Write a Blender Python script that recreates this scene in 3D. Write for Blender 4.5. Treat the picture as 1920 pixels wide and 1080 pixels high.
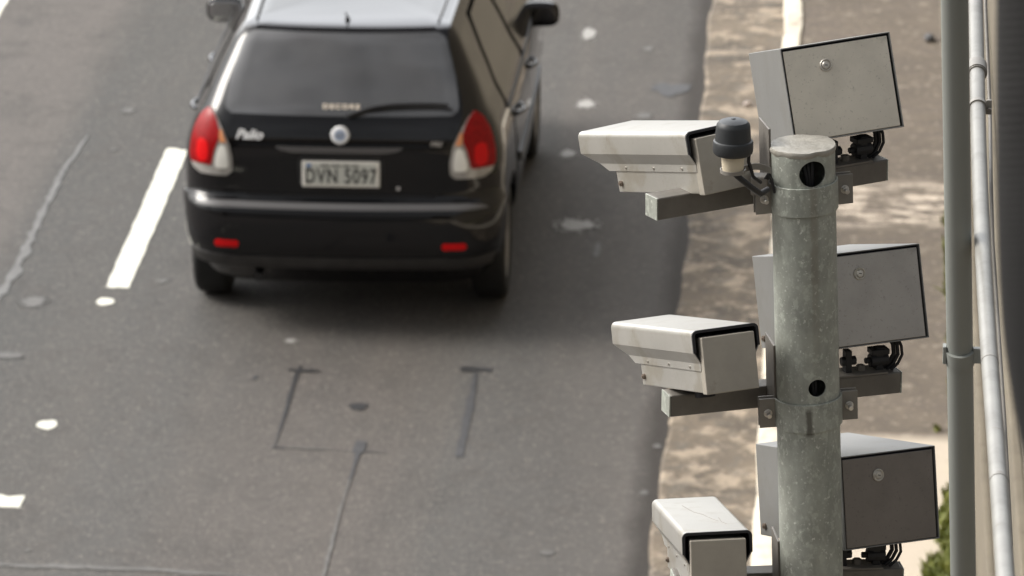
import bpy, bmesh, math, random
import numpy as np
from mathutils import Vector, Matrix

random.seed(7); rng = np.random.RandomState(5)
S = bpy.context.scene; COL = S.collection
for _o in list(bpy.data.objects): bpy.data.objects.remove(_o)
PI = math.pi

# ------------------------------------------------------------------ camera
CAM_H, YAW, PITCH, ROLL, FPX = 8.4325, .0682, .3297, -.0043, 9564.0
_f = Vector((-math.sin(YAW)*math.cos(PITCH), math.cos(YAW)*math.cos(PITCH), -math.sin(PITCH)))
_r0 = Vector((math.cos(YAW), math.sin(YAW), 0)); _u0 = _r0.cross(_f)
_r = math.cos(ROLL)*_r0 + math.sin(ROLL)*_u0
_u = -math.sin(ROLL)*_r0 + math.cos(ROLL)*_u0
cam_d = bpy.data.cameras.new('camera'); cam = bpy.data.objects.new('camera', cam_d); COL.objects.link(cam)
cam.matrix_world = Matrix(((_r.x, _u.x, -_f.x, 0), (_r.y, _u.y, -_f.y, 0), (_r.z, _u.z, -_f.z, CAM_H), (0, 0, 0, 1)))
cam_d.sensor_width = 36; cam_d.lens = 36*FPX/1920; cam_d.clip_start = .1; cam_d.clip_end = 3000
cam_d.dof.use_dof = True; cam_d.dof.focus_distance = 8.85; cam_d.dof.aperture_fstop = 13; cam_d.dof.aperture_blades = 0
S.camera = cam

# ------------------------------------------------------------------ sky, sun, exposure
SUN_DIR = Vector((-.80, .12, .66)).normalized()          # towards the sun
el = math.asin(SUN_DIR.z); az = math.atan2(SUN_DIR.x, SUN_DIR.y)
Wd = bpy.data.worlds.new('World'); S.world = Wd; Wd.use_nodes = True
nt = Wd.node_tree; bg = nt.nodes['Background']
sky = nt.nodes.new('ShaderNodeTexSky'); sky.sky_type = 'NISHITA'; sky.sun_disc = False
sky.sun_elevation = el; sky.sun_rotation = az; sky.dust_density = 7; sky.air_density = 1.2; sky.ozone_density = 1
hs = nt.nodes.new('ShaderNodeHueSaturation'); hs.inputs['Saturation'].default_value = .16
nt.links.new(sky.outputs[0], hs.inputs['Color']); 
# bright cloud bank added low ahead to whiten the car roof; soft cloud mottling everywhere
tcw = nt.nodes.new('ShaderNodeTexCoord'); dp = nt.nodes.new('ShaderNodeVectorMath'); dp.operation = 'DOT_PRODUCT'
_b = Vector((-.12, .92, .40)).normalized(); dp.inputs[1].default_value = _b; nt.links.new(tcw.outputs['Generated'], dp.inputs[0])
mr = nt.nodes.new('ShaderNodeMapRange'); mr.interpolation_type = 'SMOOTHSTEP'; mr.inputs['From Min'].default_value = .70; mr.inputs['From Max'].default_value = .98
mr.inputs['To Min'].default_value = .80; mr.inputs['To Max'].default_value = 5.4; nt.links.new(dp.outputs['Value'], mr.inputs[0])
cn = nt.nodes.new('ShaderNodeTexNoise'); cn.inputs['Scale'].default_value = 3.2; cn.inputs['Detail'].default_value = 5; nt.links.new(tcw.outputs['Generated'], cn.inputs['Vector'])
cr = nt.nodes.new('ShaderNodeMapRange'); cr.inputs['From Min'].default_value = .35; cr.inputs['From Max'].default_value = .65; cr.inputs['To Min'].default_value = .70; cr.inputs['To Max'].default_value = 1.35
nt.links.new(cn.outputs['Fac'], cr.inputs[0]); mm = nt.nodes.new('ShaderNodeMath'); mm.operation = 'MULTIPLY'; nt.links.new(mr.outputs[0], mm.inputs[0]); nt.links.new(cr.outputs[0], mm.inputs[1])
sc_ = nt.nodes.new('ShaderNodeVectorMath'); sc_.operation = 'SCALE'; nt.links.new(hs.outputs[0], sc_.inputs[0]); nt.links.new(mm.outputs[0], sc_.inputs['Scale'])
nt.links.new(sc_.outputs[0], bg.inputs['Color'])
bg.inputs['Strength'].default_value = .112
sun_d = bpy.data.lights.new('sun', 'SUN'); sun = bpy.data.objects.new('sun', sun_d); COL.objects.link(sun)
sun_d.energy = 1.5; sun_d.angle = math.radians(24); sun_d.color = (1, .945, .86)
sun.rotation_euler = (-SUN_DIR).to_track_quat('-Z', 'Y').to_euler(); sun.location = (0, 0, 30)
S.view_settings.view_transform = 'Standard'; S.view_settings.look = 'None'
S.view_settings.exposure = .76; S.view_settings.gamma = 1

# ------------------------------------------------------------------ helpers
def at(px, py, Z):
    """world point seen at photo pixel (1920 wide) at distance Z along the view axis"""
    return Vector((0, 0, CAM_H)) + (_r*((px-960)/FPX) + _u*((540-py)/FPX) + _f)*Z
def gnd(px, py, z=0.):
    d = _r*((px-960)/FPX) + _u*((540-py)/FPX) + _f
    t = (z-CAM_H)/d.z
    return Vector((0, 0, CAM_H)) + d*t

def link(name, me, mat=None, parent=None, sharp=None, bevel=0, bseg=2):
    o = bpy.data.objects.new(name, me); COL.objects.link(o)
    if mat: me.materials.append(mat)
    if parent: o.parent = parent
    if sharp is not None:
        me.polygons.foreach_set('use_smooth', [True]*len(me.polygons)); me.set_sharp_from_angle(angle=math.radians(sharp))
    if bevel:
        b = o.modifiers.new('bevel', 'BEVEL'); b.width = bevel; b.segments = bseg; b.limit_method = 'ANGLE'; b.angle_limit = math.radians(40)
        b.harden_normals = False
    return o
def obj(name, bm, mat=None, parent=None, **k):
    bmesh.ops.recalc_face_normals(bm, faces=bm.faces)
    me = bpy.data.meshes.new(name); bm.to_mesh(me); bm.free(); return link(name, me, mat, parent, **k)
def pyobj(name, V, F, mat=None, parent=None, **k):
    bm = bmesh.new(); vs = [bm.verts.new(v) for v in V]
    for f in F: bm.faces.new([vs[i] for i in f])
    return obj(name, bm, mat, parent, **k)
def root(name, loc, label, cat, group=None, M=None):
    o = bpy.data.objects.new(name, None); COL.objects.link(o); o.empty_display_size = .1
    if M is not None: o.matrix_world = Matrix.Translation(loc) @ M.to_4x4()
    else: o.location = loc
    o['label'] = label; o['category'] = cat
    if group: o['group'] = group
    return o
def tag(o, label=None, cat=None, group=None, kind=None):
    if label: o['label'] = label
    if cat: o['category'] = cat
    if group: o['group'] = group
    if kind: o['kind'] = kind
    return o
def box(bm, c, s, R=None):
    M = Matrix.Translation(c) @ (R.to_4x4() if R else Matrix.Identity(4)) @ Matrix.Diagonal((s[0], s[1], s[2], 1))
    return bmesh.ops.create_cube(bm, size=1, matrix=M)['verts']
def frame(d, up=Vector((0, 0, 1))):
    z = Vector(d).normalized(); x = up.cross(z)
    if x.length < 1e-4: x = Vector((1, 0, 0)).cross(z)
    x.normalize(); y = z.cross(x)
    return Matrix((x, y, z)).transposed()
def cyl(bm, a, b, r, r2=None, n=20, caps=True):
    a = Vector(a); b = Vector(b); R = frame(b-a)
    M = Matrix.Translation((a+b)/2) @ R.to_4x4()
    bmesh.ops.create_cone(bm, cap_ends=caps, segments=n, radius1=r, radius2=r if r2 is None else r2, depth=(b-a).length, matrix=M)
def tube(bm, pts, r, n=12, ribs=None):
    pts = [Vector(p) for p in pts]; rings = []
    up = Vector((0.3, -1, .1)).normalized()
    for i, p in enumerate(pts):
        t = (pts[min(i+1, len(pts)-1)]-pts[max(i-1, 0)]).normalized()
        x = up.cross(t).normalized(); y = t.cross(x)
        rr = r[i] if hasattr(r, '__len__') else r
        rings.append([bm.verts.new(p+(x*math.cos(2*PI*k/n)+y*math.sin(2*PI*k/n))*rr) for k in range(n)])
    for a, b in zip(rings, rings[1:]):
        for k in range(n): bm.faces.new((a[k], a[(k+1) % n], b[(k+1) % n], b[k]))
    bm.faces.new(rings[0][::-1]); bm.faces.new(rings[-1])
def lathe(bm, prof, axis='Z', n=40, o=(0, 0, 0), closed=False):
    rings = []
    for r, h in prof:
        ring = []
        for k in range(n):
            c, s = math.cos(2*PI*k/n)*r, math.sin(2*PI*k/n)*r
            p = {'Z': (c, s, h), 'X': (h, c, s), 'Y': (c, h, s)}[axis]
            ring.append(bm.verts.new(Vector(p)+Vector(o)))
        rings.append(ring)
    pr = list(zip(rings, rings[1:]))
    if closed: pr.append((rings[-1], rings[0]))
    for a, b in pr:
        for k in range(n): bm.faces.new((a[k], a[(k+1) % n], b[(k+1) % n], b[k]))
    if not closed:
        bm.faces.new(rings[0][::-1]); bm.faces.new(rings[-1])
def cut(o, cutters):
    """boolean difference baked into the mesh; cutters are removed"""
    for c in cutters:
        m = o.modifiers.new('b', 'BOOLEAN'); m.object = c; m.operation = 'DIFFERENCE'; m.solver = 'EXACT'
    bpy.context.view_layer.update()
    dg = bpy.context.evaluated_depsgraph_get()
    me = bpy.data.meshes.new_from_object(o.evaluated_get(dg)); o.modifiers.clear(); o.data = me
    for c in cutters: bpy.data.objects.remove(c)
def text(name, s, size, mat, parent, M, depth=.001, sx=1., space=1., shear=0., bold=.0016):
    cu = bpy.data.curves.new(name, 'FONT'); cu.body = s; cu.size = size; cu.extrude = depth; cu.align_x = 'CENTER'; cu.align_y = 'CENTER'
    cu.space_character = space; cu.shear = shear; cu.offset = bold*size/.06
    t = bpy.data.objects.new(name, cu); COL.objects.link(t); bpy.context.view_layer.update()
    me = bpy.data.meshes.new_from_object(t.evaluated_get(bpy.context.evaluated_depsgraph_get()))
    bpy.data.objects.remove(t)
    me.transform(M @ Matrix.Diagonal((sx, 1, 1, 1)))
    return link(name, me, mat, parent)

# ------------------------------------------------------------------ materials
def mat(name, col, rough=.5, metal=0., var=0., scale=5., dark=None, bump=0., bscale=60., coat=0., spec=.5, stretch=(1, 1, 1), lo=.35, hi=.7, coords='Object', detail=6):
    m = bpy.data.materials.new(name); m.use_nodes = True; t = m.node_tree; N, L = t.nodes, t.links
    b = N['Principled BSDF']; b.inputs['Roughness'].default_value = rough; b.inputs['Metallic'].default_value = metal
    b.inputs['Coat Weight'].default_value = coat; b.inputs['Coat Roughness'].default_value = .04; b.inputs['Specular IOR Level'].default_value = spec
    b.inputs['Base Color'].default_value = (*col, 1)
    tc = N.new('ShaderNodeTexCoord'); mp = N.new('ShaderNodeMapping'); mp.inputs['Scale'].default_value = stretch
    L.new(tc.outputs[coords], mp.inputs[0])
    if var or dark:
        n = N.new('ShaderNodeTexNoise'); n.inputs['Scale'].default_value = scale; n.inputs['Detail'].default_value = detail; n.inputs['Roughness'].default_value = .62
        L.new(mp.outputs[0], n.inputs['Vector'])
        r = N.new('ShaderNodeValToRGB'); r.color_ramp.elements[0].position = lo; r.color_ramp.elements[1].position = hi
        d = dark or tuple(c*(1-var) for c in col)
        r.color_ramp.elements[0].color = (*d, 1); r.color_ramp.elements[1].color = (*col, 1)
        L.new(n.outputs['Fac'], r.inputs[0]); L.new(r.outputs[0], b.inputs['Base Color'])
        m['ramp'] = 1
    if bump:
        n2 = N.new('ShaderNodeTexNoise'); n2.inputs['Scale'].default_value = bscale; n2.inputs['Detail'].default_value = 4
        L.new(mp.outputs[0], n2.inputs['Vector'])
        bp = N.new('ShaderNodeBump'); bp.inputs['Strength'].default_value = bump; bp.inputs['Distance'].default_value = .004
        L.new(n2.outputs['Fac'], bp.inputs['Height']); L.new(bp.outputs[0], b.inputs['Normal'])
    return m
def mixin(m, fac_fn, col, add_fac=1.):
    """overlay a colour on a material's base colour where the mask built by fac_fn is 1"""
    t = m.node_tree; N, L = t.nodes, t.links; b = N['Principled BSDF']
    mx = N.new('ShaderNodeMix'); mx.data_type = 'RGBA'
    lk = [l for l in L if l.to_socket == b.inputs['Base Color']]
    if lk: L.new(lk[0].from_socket, mx.inputs[6])
    else: mx.inputs[6].default_value = b.inputs['Base Color'].default_value
    mx.inputs[7].default_value = (*col, 1)
    f = fac_fn(N, L)
    if add_fac != 1:
        q = N.new('ShaderNodeMath'); q.operation = 'MULTIPLY'; q.inputs[1].default_value = add_fac; L.new(f, q.inputs[0]); f = q.outputs[0]
    L.new(f, mx.inputs[0]); L.new(mx.outputs[2], b.inputs['Base Color'])
def noisemask(scale, lo, hi, stretch=(1, 1, 1), detail=5, loc=(0, 0, 0), kind='noise', rough=.6):
    def fn(N, L):
        tc = N.new('ShaderNodeTexCoord'); mp = N.new('ShaderNodeMapping'); mp.inputs['Scale'].default_value = stretch; mp.inputs['Location'].default_value = loc
        L.new(tc.outputs['Object'], mp.inputs[0])
        if kind == 'noise':
            n = N.new('ShaderNodeTexNoise'); n.inputs['Detail'].default_value = detail; n.inputs['Roughness'].default_value = rough; out = n.outputs['Fac']
        else:
            n = N.new('ShaderNodeTexVoronoi'); out = n.outputs['Distance']
            if kind == 'cell': out = n.outputs['Color']
        n.inputs['Scale'].default_value = scale; L.new(mp.outputs[0], n.inputs['Vector'])
        if kind == 'cell':
            sp = N.new('ShaderNodeSeparateColor'); L.new(out, sp.inputs[0]); out = sp.outputs[0]
        r = N.new('ShaderNodeMapRange'); r.inputs['From Min'].default_value = lo; r.inputs['From Max'].default_value = hi; r.interpolation_type = 'SMOOTHSTEP'
        L.new(out, r.inputs[0]); return r.outputs[0]
    return fn
def bandmask(axis, a0, a1, b1, b0, wob=.05, wscale=3., stretch=(1, 1, 1)):
    """1 between a1..b1 along an object axis, soft to 0 at a0 / b0, with a wobbling edge"""
    def fn(N, L):
        tc = N.new('ShaderNodeTexCoord'); sp = N.new('ShaderNodeSeparateXYZ'); L.new(tc.outputs['Object'], sp.inputs[0])
        mp = N.new('ShaderNodeMapping'); mp.inputs['Scale'].default_value = stretch; L.new(tc.outputs['Object'], mp.inputs[0])
        n = N.new('ShaderNodeTexNoise'); n.inputs['Scale'].default_value = wscale; n.inputs['Detail'].default_value = 5; L.new(mp.outputs[0], n.inputs['Vector'])
        w = N.new('ShaderNodeMath'); w.operation = 'MULTIPLY_ADD'; L.new(n.outputs['Fac'], w.inputs[0]); w.inputs[1].default_value = wob*2; w.inputs[2].default_value = -wob
        s = N.new('ShaderNodeMath'); s.operation = 'ADD'; L.new(sp.outputs[axis], s.inputs[0]); L.new(w.outputs[0], s.inputs[1])
        r1 = N.new('ShaderNodeMapRange'); r1.inputs['From Min'].default_value = a0; r1.inputs['From Max'].default_value = a1; L.new(s.outputs[0], r1.inputs[0])
        r2 = N.new('ShaderNodeMapRange'); r2.inputs['From Min'].default_value = b0; r2.inputs['From Max'].default_value = b1; L.new(s.outputs[0], r2.inputs[0])
        m = N.new('ShaderNodeMath'); m.operation = 'MULTIPLY'; L.new(r1.outputs[0], m.inputs[0]); L.new(r2.outputs[0], m.inputs[1])
        return m.outputs[0]
    return fn
def times(f, g):
    def fn(N, L):
        m = N.new('ShaderNodeMath'); m.operation = 'MULTIPLY'; L.new(f(N, L), m.inputs[0]); L.new(g(N, L), m.inputs[1]); return m.outputs[0]
    return fn

M_asph = mat('asphalt', (.110, .107, .103), .85, spec=.2, var=.24, scale=1.3, bump=.6, bscale=170, lo=.3, hi=.72)
mixin(M_asph, noisemask(1., .42, .62, stretch=(1.1, .10, 1), detail=3), (.142, .127, .114), .75)
mixin(M_asph, noisemask(.8, .50, .68, stretch=(1.4, .16, 1), detail=3, loc=(4, 2, 0)), (.078, .076, .073), .75)
mixin(M_asph, bandmask(0, -14, -13, -4.50, -4.25, .10, .9, (1, .35, 1)), (.150, .134, .124), .75)
mixin(M_asph, bandmask(0, -4.42, -4.24, -3.75, -3.35, .10, 1.1, (1, .3, 1)), (.076, .077, .075), .65)
mixin(M_asph, bandmask(0, -3.2, -2.8, -2.1, -1.8, .15, 1.0, (1, .35, 1)), (.108, .096, .089), .5)
mixin(M_asph, noisemask(3.2, .52, .66, detail=6, stretch=(1, .6, 1), loc=(7, 7, 0)), (.072, .069, .066), .45)
mixin(M_asph, noisemask(75, .38, .12, kind='vor'), (.17, .155, .14), .35)
mixin(M_asph, times(noisemask(38, .86, .93, kind='cell'), noisemask(38, .30, .10, kind='vor')), (.42, .38, .34), .6)
mixin(M_asph, noisemask(110, .48, .62, detail=2), (.045, .043, .041), .6)
mixin(M_asph, noisemask(85, .55, .66, detail=2, loc=(2, 9, 0)), (.24, .22, .20), .55)
mixin(M_asph, bandmask(0, -1.85, -1.35, -.5, -.3, .12, 1.2, (1, .3, 1)), (.088, .083, .079), .5)
mixin(M_asph, noisemask(24, .52, .68, detail=6), (.19, .17, .155), .42)
mixin(M_asph, noisemask(5, .5, .66, detail=6), (.085, .078, .072), .40)
mixin(M_asph, noisemask(60, .66, .72, detail=3, loc=(5, 5, 0)), (.60, .54, .48), .8)
mixin(M_asph, noisemask(26, .62, .70, detail=3, loc=(1, 5, 0)), (.25, .215, .19), .5)
mixin(M_asph, noisemask(17, .60, .70, detail=4, loc=(8, 1, 0)), (.060, .057, .054), .5)
mixin(M_asph, bandmask(0, -.96, -.86, -.7, -.6, .05, 4.0, (1, .6, 1)), (.040, .035, .031), .85)

M_conc = mat('old concrete', (.19, .152, .110), .9, var=.35, scale=2.3, bump=.7, bscale=60, lo=.35, hi=.68)
mixin(M_conc, noisemask(1.7, .46, .62, loc=(3, 1, 0)), (.11, .09, .07), .75)
mixin(M_conc, noisemask(2.6, .52, .60, detail=6, loc=(4, 4, 0)), (.07, .058, .045), .7)
mixin(M_conc, noisemask(5, .50, .60, detail=6, loc=(6, 2, 0)), (.44, .36, .27), .65)
mixin(M_conc, noisemask(9, .52, .62, detail=6, loc=(1, 5, 0)), (.13, .115, .095), .6)
mixin(M_conc, noisemask(40, .50, .64), (.095, .08, .065), .5)
mixin(M_conc, noisemask(28, .58, .68, loc=(8, 8, 0)), (.46, .38, .29), .5)
M_walk = mat('sidewalk concrete', (.155, .125, .094), .9, var=.3, scale=2.0, bump=.7, bscale=60, stretch=(1, 1.3, 1), lo=.35, hi=.68)
mixin(M_walk, noisemask(2.4, .5, .64, stretch=(1, 2.2, 1), loc=(2, 7, 0)), (.12, .097, .078), .8)
mixin(M_walk, times(bandmask(1, 25.3, 25.5, 26.0, 26.2, .15, 1.5), noisemask(5, .42, .62, stretch=(1, 3, 1))), (.62, .53, .43), .9)
mixin(M_walk, noisemask(7, .54, .66, loc=(9, 5, 0)), (.10, .082, .065), .5)
mixin(M_walk, noisemask(11, .56, .68, detail=6, loc=(1, 5, 0)), (.34, .29, .23), .5)
mixin(M_walk, noisemask(40, .50, .64), (.085, .07, .058), .5)
mixin(M_walk, noisemask(28, .58, .68, loc=(8, 8, 0)), (.40, .34, .27), .5)
mixin(M_walk, bandmask(1, 10, 11, 22.15, 22.3, .06, 4), (.60, .52, .42), .8)
M_kerb = mat('whitewashed kerb', (.60, .55, .45), .8, dark=(.34, .28, .22), scale=9, bump=.5, bscale=50, lo=.30, hi=.5)
M_paint = mat('road paint', (.78, .77, .66), .7, dark=(.52, .50, .44), scale=14, bump=.4, bscale=120, lo=.28, hi=.45)
M_faded = mat('faded paint', (.40, .39, .37), .8, var=.3, scale=30)
M_seam = mat('worn light seam', (.165, .160, .152), .8, var=.4, scale=12)
M_seam2 = mat('faint seam', (.185, .183, .178), .8, var=.3, scale=10)
M_seal = mat('bitumen seal', (.032, .032, .034), .6, var=.4, scale=20)
M_seal2 = mat('worn bitumen seal', (.060, .060, .064), .7, var=.35, scale=20)
M_wall = mat('beige wall render', (.185, .158, .115), .9, var=.25, scale=3, bump=.5, bscale=40, stretch=(1, 1, .4))
mixin(M_wall, noisemask(16, .60, .72, stretch=(1, 1, 3)), (.10, .08, .055), .7)
M_soil = mat('soil', (.14, .11, .075), .95, var=.4, scale=6)

M_galv = mat('galvanised steel', (.38, .40, .355), .5, .15, var=.34, scale=30, bump=.25, bscale=90, stretch=(1, 1, .55))
mixin(M_galv, noisemask(80, .52, .64, detail=6, stretch=(1, 1, .7)), (.47, .50, .44), .6)
mixin(M_galv, noisemask(6, .45, .62, detail=5, stretch=(1, 1, .6)), (.27, .265, .235), .2)
mixin(M_galv, noisemask(150, .60, .72, detail=3), (.66, .68, .62), .7)
mixin(M_galv, noisemask(48, .68, .74, detail=4, loc=(7, 3, 1)), (.62, .62, .58), .75)
mixin(M_galv, noisemask(15, .66, .80, loc=(3, 3, 9), stretch=(1, 1, .35)), (.17, .145, .11), .7)
mixin(M_galv, noisemask(60, .70, .76, loc=(1, 8, 9)), (.10, .085, .065), .6)
M_galv2 = mat('galvanised tube', (.26, .245, .22), .5, .3, var=.3, scale=9, bump=.2, bscale=80)
mixin(M_galv2, noisemask(20, .62, .78, loc=(3, 3, 9)), (.19, .165, .13), .6)
M_arm = mat('weathered steel tube', (.18, .165, .145), .55, .2, var=.3, scale=12, bump=.2, bscale=90)
M_sheet = mat('painted sheet metal', (.43, .42, .39), .36, .42, var=.13, scale=6, bump=.06, bscale=30)
mixin(M_sheet, noisemask(14, .50, .68, detail=7), (.30, .275, .225), .7)
mixin(M_sheet, noisemask(40, .62, .74, detail=6, stretch=(1, 1, .25)), (.22, .18, .13), .7)
mixin(M_sheet, noisemask(220, .62, .72, detail=3), (.30, .27, .22), .45)
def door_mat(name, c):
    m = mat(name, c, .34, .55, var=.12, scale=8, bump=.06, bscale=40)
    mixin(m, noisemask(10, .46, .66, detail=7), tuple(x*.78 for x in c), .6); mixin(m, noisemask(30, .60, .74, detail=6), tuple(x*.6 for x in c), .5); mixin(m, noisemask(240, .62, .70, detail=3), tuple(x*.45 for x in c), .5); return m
DOORS = [door_mat('door sheet bright reflection', (.70, .645, .545)), door_mat('door sheet dimmed reflection', (.42, .395, .36)), door_mat('door sheet dark reflection', (.225, .203, .182))]  # reflection brightness of the doors put into their colours, darkest on the lowest box
M_doors = {}
M_case = mat('box case sheet', (.205, .205, .198), .5, .15, var=.10, scale=8, bump=.05, bscale=40)
mixin(M_case, noisemask(12, .48, .66, detail=7), (.17, .165, .15), .5)
mixin(M_case, noisemask(60, .62, .72, detail=4), (.13, .12, .10), .4)
M_black = mat('black rubber', (.012, .012, .014), .6)
M_lining = mat('dark lining', (.008, .008, .013), .8)
M_bplast = mat('antenna plastic', (.022, .025, .028), .5, var=.15, scale=40, bump=.05, bscale=200)
M_cream = mat('cream plastic', (.60, .53, .40), .5, var=.15, scale=20)
M_steel = mat('bolt steel', (.72, .69, .64), .28, .8, var=.3, scale=60)
M_lock = mat('lock steel', (.58, .55, .49), .35, .7, var=.2, scale=80)
M_dpole = mat('grey green painted post', (.245, .258, .240), .5, .1, var=.12, scale=4, stretch=(1, 1, .2))
M_pipe = mat('zinc conduit', (.27, .265, .245), .5, .15, var=.22, scale=10, stretch=(1, 1, .6), bump=.15, bscale=60)
mixin(M_pipe, noisemask(24, .64, .74, detail=5, loc=(2, 2, 0)), (.15, .115, .09), .7)
mixin(M_pipe, noisemask(9, .50, .64, detail=7, stretch=(1, 1, .8)), (.17, .165, .15), .6)
M_hose = mat('corrugated black plastic', (.012, .0118, .0118), .8, spec=.25, var=.25, scale=8)
M_leaf = mat('grass blades', (.30, .31, .075), .6, dark=(.13, .16, .035), scale=6)

M_car = mat('black car paint', (.006, .006, .007), .28, 0, coat=1.0, spec=0.)
M_car.node_tree.nodes['Principled BSDF'].inputs['Coat IOR'].default_value = 1.5
M_glass = mat('tinted glass', (.060, .057, .055), .06, 0, coat=1.0, spec=.9, dark=(.022, .021, .021), scale=2.6)
M_glass.node_tree.nodes['Principled BSDF'].inputs['Coat IOR'].default_value = 2.3
M_mirror = mat('mirror glass', (.45, .45, .46), .2, .9)
M_tyre = mat('tyre rubber', (.016, .016, .016), .8, var=.3, scale=20)
M_rim = mat('steel wheel cover', (.30, .29, .28), .35, .6)
M_trim = mat('black plastic trim', (.016, .016, .017), .5)
M_red = mat('red lamp lens', (.70, .006, .008), .25, coat=.08, spec=.2)
M_redd = mat('deep red lamp lens', (.36, .005, .007), .25, coat=.08, spec=.2, var=.4, scale=50)
M_clear = mat('clear lamp lens', (.46, .44, .41), .12, 0, coat=.4, var=.3, scale=30)
M_clearw = mat('white lamp lens', (.95, .94, .88), .15, coat=.5)
M_orange = mat('orange lamp lens', (.75, .30, .12), .15, coat=.8)
M_letter = mat('silver lettering', (.92, .92, .92), .3, 0)
M_sglass = mat('side glass', (.018, .017, .016), .08, 0, spec=.7)
M_matte = mat('matte window surround', (.008, .008, .008), 1., spec=0.)
M_lip = mat('lighter bumper edge', (.040, .038, .037), .5, var=.4, scale=12)  # lower lip in a lighter, uneven grey than the bumper
M_rmirror = mat('mirror glass dark reflection', (.06, .06, .062), .15, .9)  # right mirror: the dark surroundings it reflects are put into the colour
M_handle = mat('handle strip', (.13, .125, .125), .35, .3)
M_ledge_highlight = mat('bumper top highlight', (.12, .117, .118), .35)  # highlight along the bumper ledge painted as a lighter grey
M_chrome = mat('chrome', (.85, .86, .87), .15, .9)
M_badge = mat('badge enamel', (.42, .50, .66), .25, .3)
M_plate = mat('plate grey', (.60, .61, .56), .45)
M_platef = mat('plate rim', (.86, .84, .78), .45)
M_ink = mat('plate ink', (.03, .03, .03), .5)
M_blue = mat('plate blue', (.10, .22, .50), .5)
M_stick = mat('sticker cream', (.85, .74, .60), .6)

# ------------------------------------------------------------------ ground and road
def sheet(name, x0, x1, y0, y1, z, m, nx=1, ny=1):
    bm = bmesh.new(); V = [[bm.verts.new((x0+(x1-x0)*i/nx, y0+(y1-y0)*j/ny, z)) for i in range(nx+1)] for j in range(ny+1)]
    for j in range(ny):
        for i in range(nx): bm.faces.new((V[j][i], V[j][i+1], V[j+1][i+1], V[j+1][i]))
    return tag(obj(name, bm, m), kind='structure')
sheet('ground', -600, 600, -600, 1200, -.02, M_soil)
sheet('road', -13.5, -.78, -60, 400, 0, M_asph)
# concrete gutter strip with an uneven edge towards the asphalt
bm = bmesh.new(); prev = None; y = -60.
while y < 400:
    xe = -.80+.010*math.sin(y*2.3)+.007*math.sin(y*6.7+1)+rng.uniform(-.003, .003) if 15 < y < 45 else -.80
    cur = [bm.verts.new((xe-.02, y, .002)), bm.verts.new((xe, y, .012)), bm.verts.new((-.372, y, .020))]
    if prev:
        for k in range(2): bm.faces.new((prev[k], prev[k+1], cur[k+1], cur[k]))
    prev = cur; y += .06 if 15 < y < 45 else 5.
tag(obj('gutter', bm, M_conc), kind='structure')
# whitewashed kerb stones
bm = bmesh.new(); prev = None; y = -60.
while y < 400:
    n = .006*math.sin(y*5.)+rng.uniform(-.004, .004)
    cur = [bm.verts.new(p) for p in ((-.375+n, y, -.01), (-.368+n, y, .10), (-.352, y, .118), (-.270+n, y, .120), (-.262, y, .10))]
    if prev:
        for k in range(4): bm.faces.new((prev[k], prev[k+1], cur[k+1], cur[k]))
    prev = cur; y += .08 if 15 < y < 45 else 5.
tag(obj('kerb', bm, M_kerb, sharp=50), kind='structure')
sheet('sidewalk', -.265, .62, -60, 400, .108, M_walk)

def blob(name, c, rx, ry, z, m, n=26, rough=.18, ang=0.):
    bm = bmesh.new(); vs = []; ph = rng.uniform(0, 6, 4)
    for k in range(n):
        a = 2*PI*k/n; r = 1+rough*(math.sin(3*a+ph[0])*.5+math.sin(5*a+ph[1])*.35+math.sin(9*a+ph[2])*.25)
        x, y_ = rx*r*math.cos(a), ry*r*math.sin(a)
        vs.append(bm.verts.new((c[0]+x*math.cos(ang)-y_*math.sin(ang), c[1]+x*math.sin(ang)+y_*math.cos(ang), z)))
    bm.faces.new(vs)
    if name == 'worn_patch':      # ragged rim of worn flecks
        for _ in range(34):
            a = rng.uniform(0, 2*PI); q = rng.uniform(1.0, 1.55); s_ = min(rx, ry)*rng.uniform(.05, .16)
            cx, cy = c[0]+rx*q*math.cos(a), c[1]+ry*q*math.sin(a)
            bm.faces.new([bm.verts.new((cx+s_*math.cos(t)*rng.uniform(.7, 1.3), cy+s_*1.2*math.sin(t), z)) for t in (0, 1.2, 2.4, 3.7, 5.)])
    return tag(obj(name, bm, m), kind='structure')
def ribbon(name, pts, wid, z, m, rough=.15):
    bm = bmesh.new(); prev = None; P = []
    for a, b in zip(pts, pts[1:]):
        n = max(2, int((Vector(b)-Vector(a)).length/.05))
        P += [Vector(a).lerp(Vector(b), k/n) for k in range(n)]
    P.append(Vector(pts[-1]))
    for i, p in enumerate(P):
        t = (P[min(i+1, len(P)-1)]-P[max(i-1, 0)]).normalized(); nrm = Vector((-t.y, t.x))
        w = (np.interp(i/(len(P)-1), np.linspace(0, 1, len(wid)), wid) if hasattr(wid, '__len__') else wid)*(1+rng.uniform(-rough, rough))/2
        j = rng.uniform(-1, 1)*w*rough
        cur = [bm.verts.new((p.x+nrm.x*(w+j), p.y+nrm.y*(w+j), z)), bm.verts.new((p.x-nrm.x*(w-j), p.y-nrm.y*(w-j), z))]
        if prev: bm.faces.new((prev[0], cur[0], cur[1], prev[1]))
        prev = cur
    return tag(obj(name, bm, m), kind='structure')
g2 = lambda x, y: gnd(x, y).xy
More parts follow.
